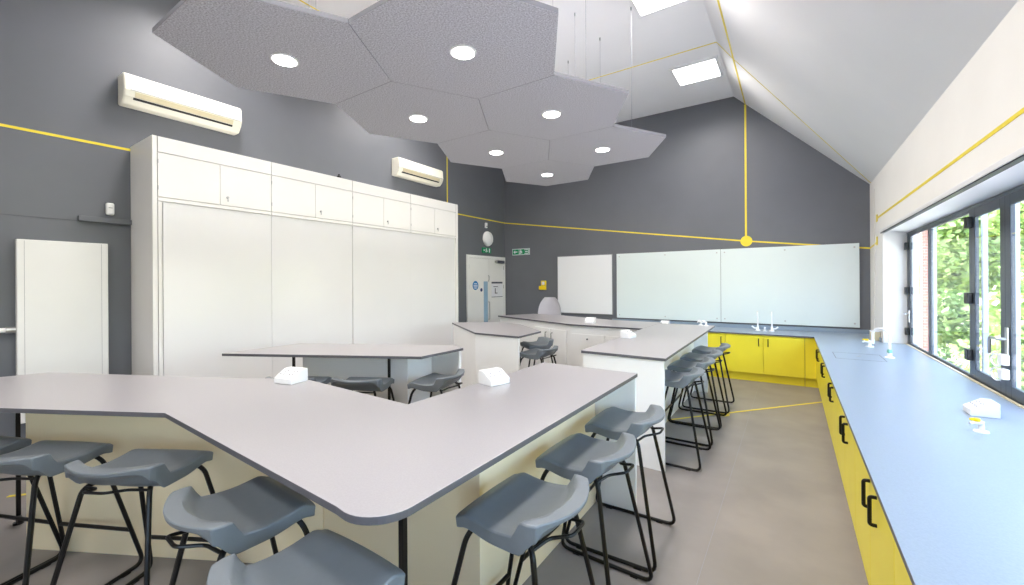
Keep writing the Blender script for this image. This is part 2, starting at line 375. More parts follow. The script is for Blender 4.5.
tree((7.6, 15.6, -.12), 6.6, 2.2, 'leaf2', 'broad tree further back behind the bright leafy tree', 16000, .16)
tree((4.6, 6.6, -.12), 5.0, 1.5, 'leaf1', 'leafy tree seen through the pane at the right picture edge', 14000)
tree((6.8, 25.5, -.12), 8.5, 3.2, 'leaf1', 'distant tall tree seen past the brick pier', 114000, .2)
tree((14.2, 25.0, -.12), 8.5, 3.4, 'leaf2', 'distant broad tree between the nearer trees', 114000, .2)
tree((5.6, .5, -.12), 5.0, 2.0, 'leaf2', 'tree outside beyond the near end of the counter', 4000)
tree((7.6, 9.0, -.12), 6.0, 2.0, 'leaf2', 'tree behind the bright leafy tree, across the paving', 14000, .15)
for i, (x, y, l) in enumerate([(2.9, 11.9, 'low bush between the brick pier and the pale green tree'), (2.75, 8.9, 'low bush outside beside the bright leafy tree'), (5.6, 12.6, 'low bush beyond the paving, furthest from the glazing')]):
    tree((x, y, -.12), 1.4, .7, 'leaf1' if i % 2 else 'leaf2', l, 2500, 0, 0.0, 'bush', 'bushes outside the glazed doors')

# ------------------------------------------------------------------ perimeter counter
YC = 7.565; XC = .272
ct = MB()
ct.prism([(XC, YF + .5), (XW - .012, YF + .5), (XW - .012, 7.30), (XR - .002, 7.30), (XR - .002, YB - .004), (-3.1, YB - .004), (-3.1, YC), (XC, YC)], HC - .022, HC, 1, 0)
ctop = tag(ct.build('worktop', ['top2', 'edge'], None, .002), 'long blue-grey worktop running under the windows and the glass whiteboards', 'worktop')
MB().box(-3.1, XR - .002, YB - .024, YB - .004, HC, HC + .062).build('upstand', 'top2', ctop, .002)
MB().box(XR - .022, XR - .002, 7.42, YB - .024, HC, HC + .05).build('upstand', 'top2', ctop, .002)
# drainer outlines and drain of the flush sink
sk_ = MB()
for (x0, x1, y0, y1) in ((.385, .80, 5.585, 5.592), (.385, .80, 6.05, 6.057), (.385, .392, 5.585, 6.057), (.793, .80, 5.585, 6.057)): sk_.box(x0, x1, y0, y1, HC - .001, HC + .0008)
sk_.build('sink_outline', 'edge', ctop); MB().cyl((.60, 5.84, HC), .022, .002).build('drain', 'steel', ctop)
MB().box(XW - .03, XW - .012, -2.6, 7.28, HC, HC + .008).build('sill_strip', 'louvre', ctop)
ub = [(6.40, 7.50, 'in the far corner below the swan-neck tap'), (5.30, 6.40, 'second from the far corner'), (4.18, 5.30, 'third from the far corner'), (3.08, 4.18, 'fourth from the far corner'), (1.98, 3.08, 'with the largest pair of handles in view'), (.88, 1.98, 'at the bottom picture edge'), (-.22, .88, 'nearest the camera')]
def dhandle(b, p0, p1, out, r=.009, depth=.042):
    o = Vector(out) * depth; b.tube(fillet([Vector(p0), Vector(p0) + o, Vector(p1) + o, Vector(p1)], .016, 4), r, 8)
for (y0, y1, where) in ub:
    t = thing('base_cabinet', 'yellow base cabinet under the window worktop, ' + where, 'cabinet', (0, y0, 0), 0, 'yellow base cabinets along the windows')
    L = y1 - y0
    MB().box(.316, .95, .002, L - .002, .13, HC - .022).build('body', 'yellow', t)
    MB().box(.36, .90, .002, L - .002, 0, .13).build('plinth', 'yellow_dark', t)
    for k in (0, 1):
        a = .003 + k * L / 2; e = a + L / 2 - .005
        d = MB().box(.297, .315, a, e, .135, HC - .034).build('door', 'yellow', t, .0015)
        hy_ = (L / 2 - .19) if k == 0 else (L / 2 - .01)
        hb_ = MB(); dhandle(hb_, (.297, hy_, .655), (.297, hy_, .535), (-1, 0, 0), .008, .024); hb_.build('handle', 'black_metal', d)
xb = [(-3.08, -2.50, 'furthest left, half hidden by the teacher bench', 1), (-2.50, -1.44, 'hidden in part by the teacher bench', 2), (-1.44, -.90, 'beside the end of the far bench', 1), (-.90, .16, 'below the pair of white taps', 2)]
for (x0, x1, where, nd) in xb:
    t = thing('base_cabinet', 'yellow base cabinet under the glass whiteboards, ' + where, 'cabinet', (x0, 0, 0), 0, 'yellow base cabinets below the whiteboards')
    L = x1 - x0
    MB().box(.002, L - .002, YC + .046, YB - .05, .13, HC - .022).build('body', 'yellow', t)
    MB().box(.002, L - .002, YC + .085, YB - .05, 0, .13).build('plinth', 'yellow_dark', t)
    for k in range(nd):
        a = .003 + k * L / nd; e = a + L / nd - .006
        d = MB().box(a, e, YC + .026, YC + .045, .135, HC - .034).build('door', 'yellow', t, .0015)
        hx = (e - .06) if (k == 0) else (a + .06)
        hb_ = MB(); dhandle(hb_, (hx, YC + .026, .68), (hx, YC + .026, .57), (0, -1, 0), .007, .03); hb_.build('handle', 'black_metal', d)
fl = thing('corner_filler', 'yellow filler panel closing the inside corner of the base cabinets', 'panel', (0, 0, 0))
MB().box(.163, .314, YC + .03, YC + .05, .135, HC - .024).build('panel', 'yellow', fl); MB().box(.163, .358, YC + .085, YC + .1, 0, .135).build('plinth', 'yellow_dark', fl)
MB().box(.297, .315, 7.503, YC + .028, .135, HC - .024).build('panel', 'yellow', fl); MB().box(.36, .375, 7.503, YC + .085, 0, .135).build('plinth', 'yellow_dark', fl)

# taps
t = thing('swan_neck_tap', 'white swan-neck lab tap beside the flush sink', 'tap', (.86, 5.9, HC))
MB().lathe((0, 0, 0), [(.042, 0), (.042, .008), (.022, .016), (.02, .05)], 20).build('base', 'white_plastic', t)
MB().lathe((0, 0, .05), [(.016, 0), (.022, .008), (.022, .03), (.016, .038)], 12).build('tap_head', 'green_plastic', t)
arc = [(0, 0, .09), (0, 0, .225)] + [(-.06 + .06 * math.cos(a), .07 * (1 - math.cos(a)), .225 + .075 * math.sin(a)) for a in [PI * i / 14 for i in range(1, 15)]] + [(-.12, .14, .17)]
MB().tube(arc, .0125, 10).build('spout', 'white_plastic', t)
MB().cyl((-.12, .14, .125), .015, .05, 'Z', 14).build('nozzle', 'white_plastic', t)
def gas_tap(loc, rz, label, s=1.0, knob='yellow_plastic'):
    t = thing('gas_tap', label, 'tap', loc, rz, 'small white gas taps'); t.scale = (s, s, s)
    MB().lathe((0, 0, 0), [(.042, 0), (.04, .01), (.018, .016), (.016, .06), (.018, .075)], 18).build('base', 'white_plastic', t)
    MB().tube([(0, 0, .065), (-.05, 0, .07), (-.075, 0, .06)], [.017, .013, .010], 10).build('nozzle', 'white_plastic', t)
    k = MB().cyl((-.035, -.005, .078), .02, .022, 'Z', 14); k.box(-.075, -.03, -.009, .009, .083, .1); k.build('knob', knob, t, .003)
gas_tap((.845, 3.27, HC), .5, 'white gas tap with yellow lever beside the white socket box on the window worktop', .75)
gas_tap((.80, 6.75, HC), .3, 'white gas tap with yellow lever behind the swan-neck tap')
for x, l in ((-.47, 'left of the pair of upright white taps under the glass whiteboard'), (-.27, 'right of the pair of upright white taps under the glass whiteboard')):
    t = thing('upright_tap', l, 'tap', (x, 8.05, HC), 0, 'pair of upright white taps')
    MB().lathe((0, 0, 0), [(.04, 0), (.04, .01), (.02, .02), (.018, .07)], 16).build('base', 'white_plastic', t)
    MB().tube(fillet([(0, 0, .06), (0, 0, .32), (0, -.12, .32), (0, -.12, .25)], .05, 6), .011, 8).build('spout', 'white_plastic', t)
    sg = -1 if x < -.4 else 1
    MB().tube([(0, 0, .035), (sg * .05, -.01, .045), (sg * .085, -.02, .075)], [.013, .011, .012], 8).build('lever', 'white_plastic', t)
gas_tap((-.37, 8.02, HC), 1.57, 'small gas tap between the two upright white taps', .7, 'white_plastic')

def socket_box(loc, rz, label, L=.15, D=.13, H=.083):
    t = thing('socket_box', label, 'socket', loc, rz, 'white bench socket boxes')
    P = [(-D / 2, 0), (D / 2, 0), (D / 2, .035), (-D * .12, H), (-D / 2, H)]
    vs = [(-L / 2, -p[0], p[1]) for p in P] + [(L / 2, -p[0], p[1]) for p in P]; n = 5
    MB().add(vs, [(0, 1, 2, 3, 4), (9, 8, 7, 6, 5)] + [(i, i + n, (i + 1) % n + n, (i + 1) % n) for i in range(n)]).build('housing', 'white_plastic', t, .004)
    a = math.atan2(H - .035, D * .62)
    for k in (-1, 1):
        b = MB()
        for (ux, uy) in ((0, .018), (-.014, -.008), (.014, -.008), (.02, .026)):
            c = Vector((k * L / 4 + ux, 0, 0)); s0 = D * .62 / 2
            y = -(D * .19 - uy * math.cos(a)); z = (.035 + H) / 2 + uy * math.sin(a) + .002
            b.box(c.x - .0035, c.x + .0035, y - .0035, y + .0035, z - .004, z + .0015)
        b.build('socket', 'alu', t)
    return t
socket_box((.955, 3.70, HC), -PI / 2, 'white socket box on the window worktop beside the gas tap', .14, .125, .085)
socket_box((-2.70, 1.455, HB), .22, 'white socket box on the front bench, left of the inner corner')
socket_box((-1.565, 2.13, HB), 1.32, 'white socket box on the front bench, right of the inner corner')
socket_box((-1.56, 4.72, HB), 1.45, 'white socket box on the far bench')
socket_box((-2.62, 6.12, HB), .15, 'white socket box on the teacher bench')
socket_box((-2.0, 8.2, HC), 0, 'white socket box on the worktop under the left glass board')
gas_tap((-1.02, 6.52, HB), .4, 'white gas tap standing at the far end of the far bench', .8, 'white_plastic')
gas_tap((-1.10, 6.58, HB), .9, 'second white gas tap at the far end of the far bench', .8, 'white_plastic')

# ------------------------------------------------------------------ island benches
TH = .024
def round_corner(c, r, a0, a1, n=8): return [(c[0] + r * math.cos(a0 + (a1 - a0) * i / n), c[1] + r * math.sin(a0 + (a1 - a0) * i / n)) for i in range(n + 1)]
def panel(t, a, b, th=.03, z0=0, z1=HB - TH, name='panel', m='white_panel'):
    return MB().wallseg(a, b, th, z0, z1).build(name, m, t, .0015)
def post(t, x, y, ang=0):
    b = MB().box(-.011, .011, -.011, .011, .006, HB - TH)
    o = b.build('post', 'black_metal', t, .002, (x, y, 0), ang)
    MB().box(-.025, .025, -.025, .025, HB - TH - .008, HB - TH).build('mounting_plate', 'black_metal', o)
    MB().cyl((0, 0, 0), .026, .012).build('foot', 'black_metal', o)
    MB().box(.013, .045, -.006, .006, HB - TH - .04, HB - TH - .008).build('bracket', 'black_metal', o)
def post_b(t, x, y):  # low fixing lug seen on the posts
    MB().box(x, x + .07, y - .01, y + .01, .02, .06).build('floor_lug', 'black_metal', t)
# front bench
b1 = thing('lab_bench', 'large grey-topped zigzag bench in the foreground with rounded near corner', 'bench')
poly = [(-.890, 2.89), (-1.640, 2.905), (-1.675, 1.515), (-2.695, 1.552), (-3.38, 1.195), (-4.51, .66), (-4.84, -.42), (-2.578, .762), (-1.08, .708)]
poly += round_corner((-1.027, .832), .13, -PI / 2 - .04, 0, 10)
MB().prism(poly, HB - TH, HB, 1, 0).build('worktop', ['top', 'edge'], b1, .002)
panel(b1, (-.892, 2.835), (-1.62, 2.85), -.03, name='end_panel')
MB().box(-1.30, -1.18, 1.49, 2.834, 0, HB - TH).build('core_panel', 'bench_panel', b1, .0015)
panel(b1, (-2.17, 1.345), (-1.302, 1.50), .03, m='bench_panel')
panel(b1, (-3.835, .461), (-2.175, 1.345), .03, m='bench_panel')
post(b1, -1.10, .97); post(b1, -4.28, .481); post_b(b1, -4.28, .481)
# left bench by the cabinets
b4 = thing('lab_bench', 'grey-topped bench on black posts in front of the tall white cabinets', 'bench')
MB().prism([(-4.36, 1.71), (-2.67, 2.57), (-2.67, 3.13), (-2.87, 3.24), (-4.36, 2.46)], HB - TH, HB, 1, 0).build('worktop', ['top', 'edge'], b4, .002)
panel(b4, (-4.00, 2.27), (-3.05, 2.76), .03)
panel(b4, (-3.05, 2.76), (-3.05, 3.08), .03)
panel(b4, (-3.10, 3.09), (-2.69, 3.09), .03, name='end_panel')
post(b4, -4.06, 2.215, .47); post(b4, -3.146, 2.62, .47); post_b(b4, -3.146, 2.62)
# middle bench
b3 = thing('lab_bench', 'grey-topped bench with full white front panels in the middle of the room', 'bench')
MB().prism([(-4.56, 5.07), (-3.38, 4.19), (-2.68, 4.145), (-2.735, 4.77), (-3.48, 5.42), (-3.95, 5.56)], HB - TH, HB, 1, 0).build('worktop', ['top', 'edge'], b3, .002)
panel(b3, (-4.53, 5.065), (-3.385, 4.21), .03, name='front_panel')
panel(b3, (-3.38, 4.208), (-2.70, 4.162), .03, name='front_panel')
panel(b3, (-3.1, 4.25), (-3.3, 5.0), .03); panel(b3, (-3.3, 5.0), (-4.1, 5.45), .03)
# far bench with the teacher bench
b2 = thing('lab_bench', 'far grey-topped bench with white end panel running to the teacher end', 'bench')
MB().prism([(-.868, 3.571), (-1.635, 3.597), (-1.688, 5.735), (-1.688, 6.60), (-.92, 6.62)], HB - TH, HB, 1, 0).build('worktop', ['top', 'edge'], b2, .002)
panel(b2, (-1.62, 3.61), (-.885, 3.585), .03, name='end_panel')
panel(b2, (-1.18, 3.62), (-1.18, 6.5), .03); panel(b2, (-1.62, 3.64), (-1.66, 5.70), -.03)
panel(b2, (-1.66, 6.5), (-1.0, 6.5), .03, name='end_panel')
b5 = thing('teacher_bench', 'grey-topped teacher bench with white cupboards below the whiteboards', 'bench')
MB().prism([(-1.69, 5.735), (-2.82, 5.80), (-4.76, 6.62), (-4.40, 7.36), (-3.79, 7.30), (-2.55, 6.80), (-1.69, 6.74)], HB - TH, HB, 1, 0).build('worktop', ['top', 'edge'], b5, .002)
def face_box(t, a, b, z0, z1, th, name, m, off=0.0, bevel=.0015):
    a = Vector(a); b = Vector(b); d = (b - a).normalized(); n = Vector((d.y, -d.x)) * off
    return MB().wallseg(a + n, b + n, th, z0, z1).build(name, m, t, bevel)
def seg(a, b, s, e): a = Vector(a); b = Vector(b); return a + (b - a) * s, a + (b - a) * e
A, B_, C_ = (-4.72, 6.635), (-2.825, 5.835), (-1.70, 5.77)
face_box(b5, A, B_, 0, HB - TH, .5, 'carcass', 'white_panel')
face_box(b5, B_, C_, 0, HB - TH, .5, 'carcass', 'white_panel')
for (P, Q, s, e, hs) in ((A, B_, .56, .755, .72), (A, B_, .76, .955, .795)):
    a, b = seg(P, Q, s, e); d = face_box(b5, a, b, .1, HB - TH - .09, .016, 'door', 'white_panel', .018)
    h0 = Vector(P) + (Vector(Q) - Vector(P)) * hs; dd = (Vector(Q) - Vector(P)).normalized(); n = Vector((dd.y, -dd.x)); p = h0 + n * .018
    hb_ = MB(); dhandle(hb_, (p.x, p.y, .77), (p.x, p.y, .66), (n.x, n.y, 0), .006, .03); hb_.build('handle', 'black_metal', d)
for (s, e) in ((.02, .50), (.505, .985)):
    a, b = seg(B_, C_, s, e); d = face_box(b5, a, b, .1, HB - TH - .12, .016, 'door', 'white_panel', .018)
    mid = (a + b) / 2; MB().cyl((mid.x, mid.y - .038, .735), .012, .02, 'Y', 12).build('lock', 'ink', d)

# ------------------------------------------------------------------ stools
def make_stool(label):
    t = thing('stool', label, 'stool', (0, 0, 0), 0, 'grey moulded stools on black sled frames')
    NU, NV = 20, 22
    def sst(a, b, x): x = max(0, min(1, (x - a) / (b - a))); return x * x * (3 - 2 * x)
    top = []; bot = []
    for j in range(NV + 1):
        vv = j / NV
        for i in range(NU + 1):
            u = -1 + 2 * i / NU
            yf = .170 - .010 * u * u; yr = -.190 - .068 * (1 - u * u)
            y = yf + (yr - yf) * vv
            hw = .208 + .008 * sst(0, 1, vv) - .008 * sst(.9, 1, vv); x = u * hw
            wd = .13 - .06 * u * u; ls = .745 - .005 * u * u
            lip = sst(ls, ls + wd, vv)
            dip = -.024 * math.sin(PI * min(1, max(0, (vv - .12) / .72))) * (1 - .35 * u * u)
            fall = -.020 * (1 - sst(0, .2, vv)) ** 2
            edge = -.005 * max(0, (abs(u) - .92) / .08)
            zt = .738 + dip + fall + edge + .050 * lip * (.86 + .14 * u * u)
            cen = 1 - abs(u) ** 9
            zb = .684 + fall * .6 - .020 * sst(.05, .5, vv) * abs(u)
            rise = sst(.72, 1.0, vv) * cen + sst(.80, 1.0, vv) * (1 - cen) * .6
            zb = zb + (zt - .022 - zb) * rise
            inset = .985
            top.append((x, y, zt)); bot.append((x * inset, y * .98, zb))
    n = NU + 1; vs = top + bot; o = len(top); fs = []
    for j in range(NV):
        for i in range(NU):
            a = j * n + i; fs.append((a, a + n, a + n + 1, a + 1)); fs.append((o + a, o + a + 1, o + a + n + 1, o + a + n))
    for i in range(NU):
        fs.append((i, i + 1, o + i + 1, o + i)); a = NV * n + i; fs.append((a, o + a, o + a + 1, a + 1))
    for j in range(NV):
        a = j * n; fs.append((a, o + a, o + a + n, a + n)); a = j * n + NU; fs.append((a, a + n, o + a + n, o + a))
    seat = MB().add(vs, fs, 0, True).build('seat', 'seat', t, .005)
    seat.modifiers['bevel'].angle_limit = math.radians(48)
    R = .0105
    for sx in (-1, 1):
        loop = fillet([(sx * .135, .10, .685), (sx * .185, .125, .64), (sx * .262, .27, R), (sx * .262, -.27, R), (sx * .165, -.15, .66), (sx * .125, -.10, .685)], .055, 5, True)
        MB().tube(loop, R, 8, closed=True).build('side_frame', 'black_metal', t)
        for fy in (.17, -.17): MB().box(sx * .262 - .012, sx * .262 + .012, fy - .02, fy + .02, 0, .006).build('glide', 'black', t)
    MB().tube([(-.238, .222, .215), (.238, .222, .215)], .0105, 8).build('footrest', 'black_metal', t)
    MB().tube([(-.135, .09, .684), (.135, .09, .684)], .010, 8).build('cross_rail', 'black_metal', t)
    MB().tube([(-.135, -.09, .684), (.135, -.09, .684)], .010, 8).build('cross_rail', 'black_metal', t)
    hk = fillet([(-.155, -.145, .665), (-.075, -.165, .672), (-.05, -.245, .695), (.05, -.245, .695), (.075, -.165, .672), (.155, -.145, .665)], .02, 4)
    MB().tube(hk, .0065, 8).build('rear_hook', 'black_metal', t)
    return t
R90 = PI / 2
stools = [
    ((-.885, 1.38), R90, 'nearest stool to the camera on the right side of the front bench'),
    ((-.885, 1.965), R90 - .02, 'middle of the three stools on the right side of the front bench'),
    ((-.892, 2.555), R90 + .03, 'furthest of the three stools on the right side of the front bench'),
    ((-.90, 4.00), R90, 'nearest stool of the row along the far bench'),
    ((-.90, 4.63), R90, 'second stool of the row along the far bench'),
    ((-.90, 5.19), R90 + .02, 'third stool of the row along the far bench'),
    ((-.89, 5.83), R90, 'furthest stool of the row along the far bench, next to the yellow cabinets'),
    ((-1.17, .70), .0, 'stool cut off by the bottom edge, under the rounded bench corner'),
    ((-1.77, .785), -.06, 'stool left of the one under the rounded bench corner'),
    ((-2.60, .70), .50, 'stool third from the rounded bench corner, facing the warm-tinted white panel'),
    ((-3.19, .45), .45, 'stool second from the left picture edge, facing the warm-tinted white panel'),
    ((-3.69, .225), .40, 'stool cut off by the left picture edge'),
    ((-3.12, 2.33), .47, 'stool with its raised lip toward the camera under the bench on black posts'),
    ((-3.64, 2.05), .47, 'stool half hidden behind the left socket box of the front bench'),
    ((-2.66, 2.73), 1.85, 'stool tucked under the right end of the bench on black posts'),
    ((-2.64, 4.50), 1.60, 'near stool tucked under the middle bench, in front of the white cupboards'),
    ((-3.02, 5.10), 2.45, 'far stool under the middle bench with its hollow seat toward the camera'),
]
st0 = make_stool(stools[0][2]); st0.location = (*stools[0][0], 0); st0.rotation_euler.z = stools[0][1]
for (p, rz, l) in stools[1:]: dup(st0, l, (p[0], p[1], 0), rz)

# ------------------------------------------------------------------ tall white cabinets on the left
CX = -5.162; CZ = 3.045
cab = [(1.437, 2.56, 'at the near end of the tall cabinet run'), (2.56, 3.67, 'second in the tall cabinet run'), (3.67, 4.76, 'third in the tall cabinet run'), (4.76, 5.92, 'at the far end of the tall cabinet run')]
for i, (y0, y1, wh) in enumerate(cab):
    t = thing('storage_cabinet', 'tall white cabinet with sliding board front, ' + wh, 'cabinet', (0, y0, 0), 0, 'tall white storage cabinets')
    L = y1 - y0
    MB().box(XL + .005, CX - .026, .001, L - .001, 0, CZ).build('carcass', 'white_gloss', t, .001)
    e0 = .045 if i == 0 else .003; e1 = L - .065 if i == 3 else L - .003
    if i == 0: MB().box(CX - .025, CX, .001, e0 - .006, 0, CZ).build('end_stile', 'white_gloss', t, .002)
    if i == 3: MB().box(CX - .025, CX, e1 + .004, L - .001, 0, CZ).build('end_stile', 'white_gloss', t, .002)
    MB().box(CX - .025, CX, e0, e1, 2.892, CZ).build('fascia', 'white_gloss', t, .002)
    mid = (e0 + e1) / 2
    for k, (a, b) in enumerate(((e0, mid - .002), (mid + .002, e1))):
        d = MB().box(CX - .025, CX, a, b, 2.452, 2.885).build('top_door', 'white_gloss', t, .002)
        if k == 1:
            h = MB().cyl((CX, a + .07, 2.54), .013, .012, 'X', 14); h.box(CX + .012, CX + .016, a + .064, a + .076, 2.495, 2.545); h.build('lock', 'steel', d)
        if k == 0:
            for z in (2.54, 2.8): MB().box(CX, CX + .004, a - .004, a + .004, z - .02, z + .02).build('hinge', 'steel', d)
    MB().box(CX - .025, CX, e0, e1, 2.41, 2.445).build('rail', 'white_gloss', t, .002)
    a = e0 + (.04 if i == 0 else .001); b = e1 - (.0 if i < 3 else .02)
    if i == 0: MB().box(CX - .025, CX, e0, e0 + .028, .09, 2.405).build('jamb', 'white_gloss', t, .002)
    xo = (.0, .018, .0, .018)[i]
    MB().box(CX - .024 - xo * .5, CX - .006 - xo * .5, a, b, 0.09, 2.403).build('sliding_panel', 'white_slide', t, .002)
    MB().box(CX - .04, CX - .012, e0, e1, 0, .085).build('plinth', 'white_gloss', t)

# ------------------------------------------------------------------ things on the left wall
t = thing('radiator', 'tall white flat radiator on the dark left wall', 'radiator', (XL, .64, 0))
MB().box(.03, .10, .0, .60, .35, 2.0).build('front_plate', 'white_panel', t, .006)
MB().box(.005, .075, .02, .58, .37, 1.98).build('body', 'white_panel', t)
for y in (.045, .55): MB().box(.1, .101, y, y + .002, .36, 1.99).build('seam', 'felt_edge', t)
MB().tube([(.05, -.01, 1.19), (.05, -.6, 1.19)], .022, 12).build('pipe', 'white_plastic', t)
MB().tube([(.05, .0, 1.19), (.05, -.06, 1.19)], .028, 12).build('valve', 'steel', t)
def aircon(y0, L, z0, label):
    t = thing('air_conditioner', label, 'air conditioner', (XL, y0, z0), 0, 'cream wall air conditioners')
    H = .31
    P = [(.002, 0), (.13, 0), (.19, .07), (.215, .13), (.205, H - .03), (.17, H), (.002, H)]
    vs = [(p[0], 0, p[1]) for p in P] + [(p[0], L, p[1]) for p in P]; n = len(P)
    MB().add(vs, [tuple(range(n - 1, -1, -1)), tuple(range(n, 2 * n))] + [(i, (i + 1) % n, (i + 1) % n + n, i + n) for i in range(n)]).build('casing', 'cream_plastic', t, .02, segs=4)
    def strip(p0, p1, w0, w1, a, b, nm, m):
        p0 = Vector(p0); p1 = Vector(p1); d = p1 - p0; nrm = Vector((d[1], -d[0])).normalized() * .003
        q0 = p0 + d * w0 + nrm; q1 = p0 + d * w1 + nrm
        vs = [(q0[0], a, q0[1]), (q0[0], b, q0[1]), (q1[0], b, q1[1]), (q1[0], a, q1[1])]
        vs += [(v[0] - .004, v[1], v[2]) for v in vs]
        MB().add(vs, [(0, 1, 2, 3), (7, 6, 5, 4), (0, 4, 5, 1), (1, 5, 6, 2), (2, 6, 7, 3), (3, 7, 4, 0)]).build(nm, m, t)
    strip((.19, .07), (.215, .13), .05, .85, .09, L - .1, 'louvre', 'louvre')
    strip((.13, 0), (.19, .07), .72, .98, .08, L - .1, 'air_slot', 'black')
    strip((.215, .13), (.205, H - .03), .0, .04, .05, L - .03, 'seam', 'alu')
aircon(1.34, 1.10, 3.45, 'cream air conditioner above the near end of the tall cabinets')
aircon(4.92, 1.10, 3.47, 'cream air conditioner above the far end of the tall cabinets')
t = thing('wall_sensor', 'small white motion sensor above the dark ledge on the left wall', 'sensor', (XL, 1.27, 2.30))
MB().box(.002, .045, -.03, .035, .0, .125).build('housing', 'white_plastic', t, .018, segs=4); MB().box(.045, .047, -.012, .018, .07, .076).build('slot', 'alu', t)
tag(MB().box(XL + .002, XL + .06, 1.04, 1.434, 2.215, 2.265).build('trunking', 'wall_dark', None, .003), 'short dark trunking ledge beside the tall cabinets', 'trunking')

# door in the far left corner
DX = XL
dr = sroot('door_1', 'white double door with blue fire sign in the far left corner', (DX, 0, 0))
for (a, b, z0, z1) in ((6.93, 6.99, 0, 2.2), (8.305, 8.365, 0, 2.2), (6.99, 8.305, 2.14, 2.2)):
    MB().box(0, .035, a, b, z0, z1).build('frame', 'white_panel', dr, .003)
l1 = MB().box(.004, .022, 6.993, 7.715, .01, 2.137).build('leaf', 'white_panel', dr, .002)
l2 = MB().box(.004, .022, 7.72, 8.302, .01, 2.137).build('leaf', 'white_panel', dr, .002)
MB().box(.022, .026, 7.515, 7.665, .55, 1.62).build('vision_pane', 'bluepane', l1)
MB().tube([(.03, 7.685, 1.62), (.05, 7.685, 1.66), (.05, 7.685, 1.74), (.03, 7.685, 1.76)], .010, 8).build('door_bolt', 'steel', l1)
MB().tube(fillet([(.022, 7.69, 1.15), (.06, 7.69, 1.15), (.06, 7.69, .75), (.022, 7.69, .75)], .02, 4), .009, 8).build('pull_handle', 'steel', l1)
for y in (6.99, 8.30):
    for z in (.3, 1.45, 1.9): MB().cyl((.026, y, z), .010, .09, 'Z', 8).build('hinge', 'steel', dr)
cl = MB().box(.022, .075, 8.0, 8.28, 2.05, 2.115).build('door_closer', 'ink', l2, .004)
MB().box(.022, .07, 7.94, 8.0, 2.055, 2.11).build('closer_end', 'steel', l2, .004)
sg = MB().cyl((.022, 7.22, 1.53), .10, .003, 'X', 32).build('fire_sign', 'blue', l1)
for (z, wdt) in ((1.57, .05), (1.535, .075), (1.50, .07), (1.47, .04)): MB().box(.025, .026, 7.22 - wdt, 7.22 + wdt, z - .008, z + .008).build('sign_line', 'paper', sg)
MB().cyl((.022, 7.43, 1.43), .04, .003, 'X', 24).build('small_sign', 'navy', l1)
nb = MB().box(.022, .026, 7.81, 8.25, 1.26, 1.61).build('notice', 'paper', l2)
MB().box(.026, .027, 7.81, 8.25, 1.57, 1.61).build('notice_header', 'ink', nb)
MB().box(.026, .027, 7.88, 8.06, 1.49, 1.505).build('notice_line', 'ink', nb); MB().box(.026, .027, 7.94, 7.97, 1.35, 1.46).build('notice_figure', 'ink', nb); MB().box(.026, .027, 7.94, 8.04, 1.335, 1.355).build('notice_figure', 'ink', nb)
MB().box(.026, .029, 7.81, 8.25, 1.25, 1.262).build('notice_clip', 'ink', nb)

# pictogram signs
def running_man(b, cx, cz, s, put):
    for (x0, x1, z0, z1) in ((-.1, .1, .28, .46), (-.12, .12, -.08, .24), (-.32, -.1, .08, .2), (.1, .3, -.02, .1), (-.28, -.06, -.42, -.1), (.04, .2, -.3, -.06), (.16, .36, -.3, -.18)):
        put(b, cx + x0 * s, cx + x1 * s, cz + z0 * s, cz + z1 * s)
t = thing('exit_sign', 'small green running-man exit sign above the corner door', 'sign', (XL, 7.64, 2.33))
MB().box(.002, .03, -.16, .16, -.06, .06).build('board', 'green', t, .003)
b = MB(); running_man(b, -.02, 0, .11, lambda b, x0, x1, z0, z1: b.box(.030, .0315, x0, x1, z0, z1)); b.box(.030, .0315, .07, .11, -.045, .045); b.box(.03, .0315, -.13, -.08, -.012, .012); b.build('pictogram', 'paper', t)
t = thing('exit_sign', 'wide green exit sign with left arrow on the gable wall', 'sign', (-5.345, YB, 2.32))
MB().box(-.245, .245, -.008, -.002, -.075, .075).build('border', 'paper', t, .002)
MB().box(-.232, .232, -.010, -.008, -.062, .062).build('board', 'green', t)
b = MB(); b.box(-.17, -.10, -.0115, -.010, -.012, .012)
b.add([(-.21, -.0115, 0), (-.16, -.0115, -.045), (-.16, -.0115, .045)], [(0, 1, 2)]); b.build('arrow', 'paper', t)
b = MB(); running_man(b, .0, 0, .12, lambda b, x0, x1, z0, z1: b.box(x0, x1, -.0115, -.010, z0, z1)); b.box(-.055, -.045, -.0115, -.01, -.062, .062); b.build('figure', 'paper', t)
b = MB(); b.box(.10, .22, -.0115, -.010, -.05, -.035); b.box(.205, .22, -.0115, -.01, -.05, .05); b.box(.10, .22, -.0115, -.01, .035, .05); b.box(.12, .19, -.0115, -.01, -.01, .01); b.build('doorway', 'paper', t)
t = thing('wall_lamp', 'round white bulkhead lamp above the corner door', 'lamp', (XL, 7.69, 2.60))
b = MB()
vs = []; prof = [(.165, .002), (.165, .03), (.15, .06), (.11, .085), (.05, .1), (.004, .103)]
for (r, x) in prof:
    for i in range(28): vs.append((x, r * math.cos(2 * PI * i / 28), r * math.sin(2 * PI * i / 28)))
fs = [(a * 28 + i, a * 28 + (i + 1) % 28, (a + 1) * 28 + (i + 1) % 28, (a + 1) * 28 + i) for a in range(5) for i in range(28)] + [tuple(range(28)), tuple(5 * 28 + i for i in range(27, -1, -1))]
b.add(vs, fs, 0, True); b.build('diffuser', 'white_plastic', t)
MB().cyl((.001, 0, 0), .172, .02, 'X', 28).build('base_ring', 'white_panel', t)
t = thing('wall_detector', 'tiny white detector above the round bulkhead lamp', 'sensor', (XL, 7.62, 2.84))
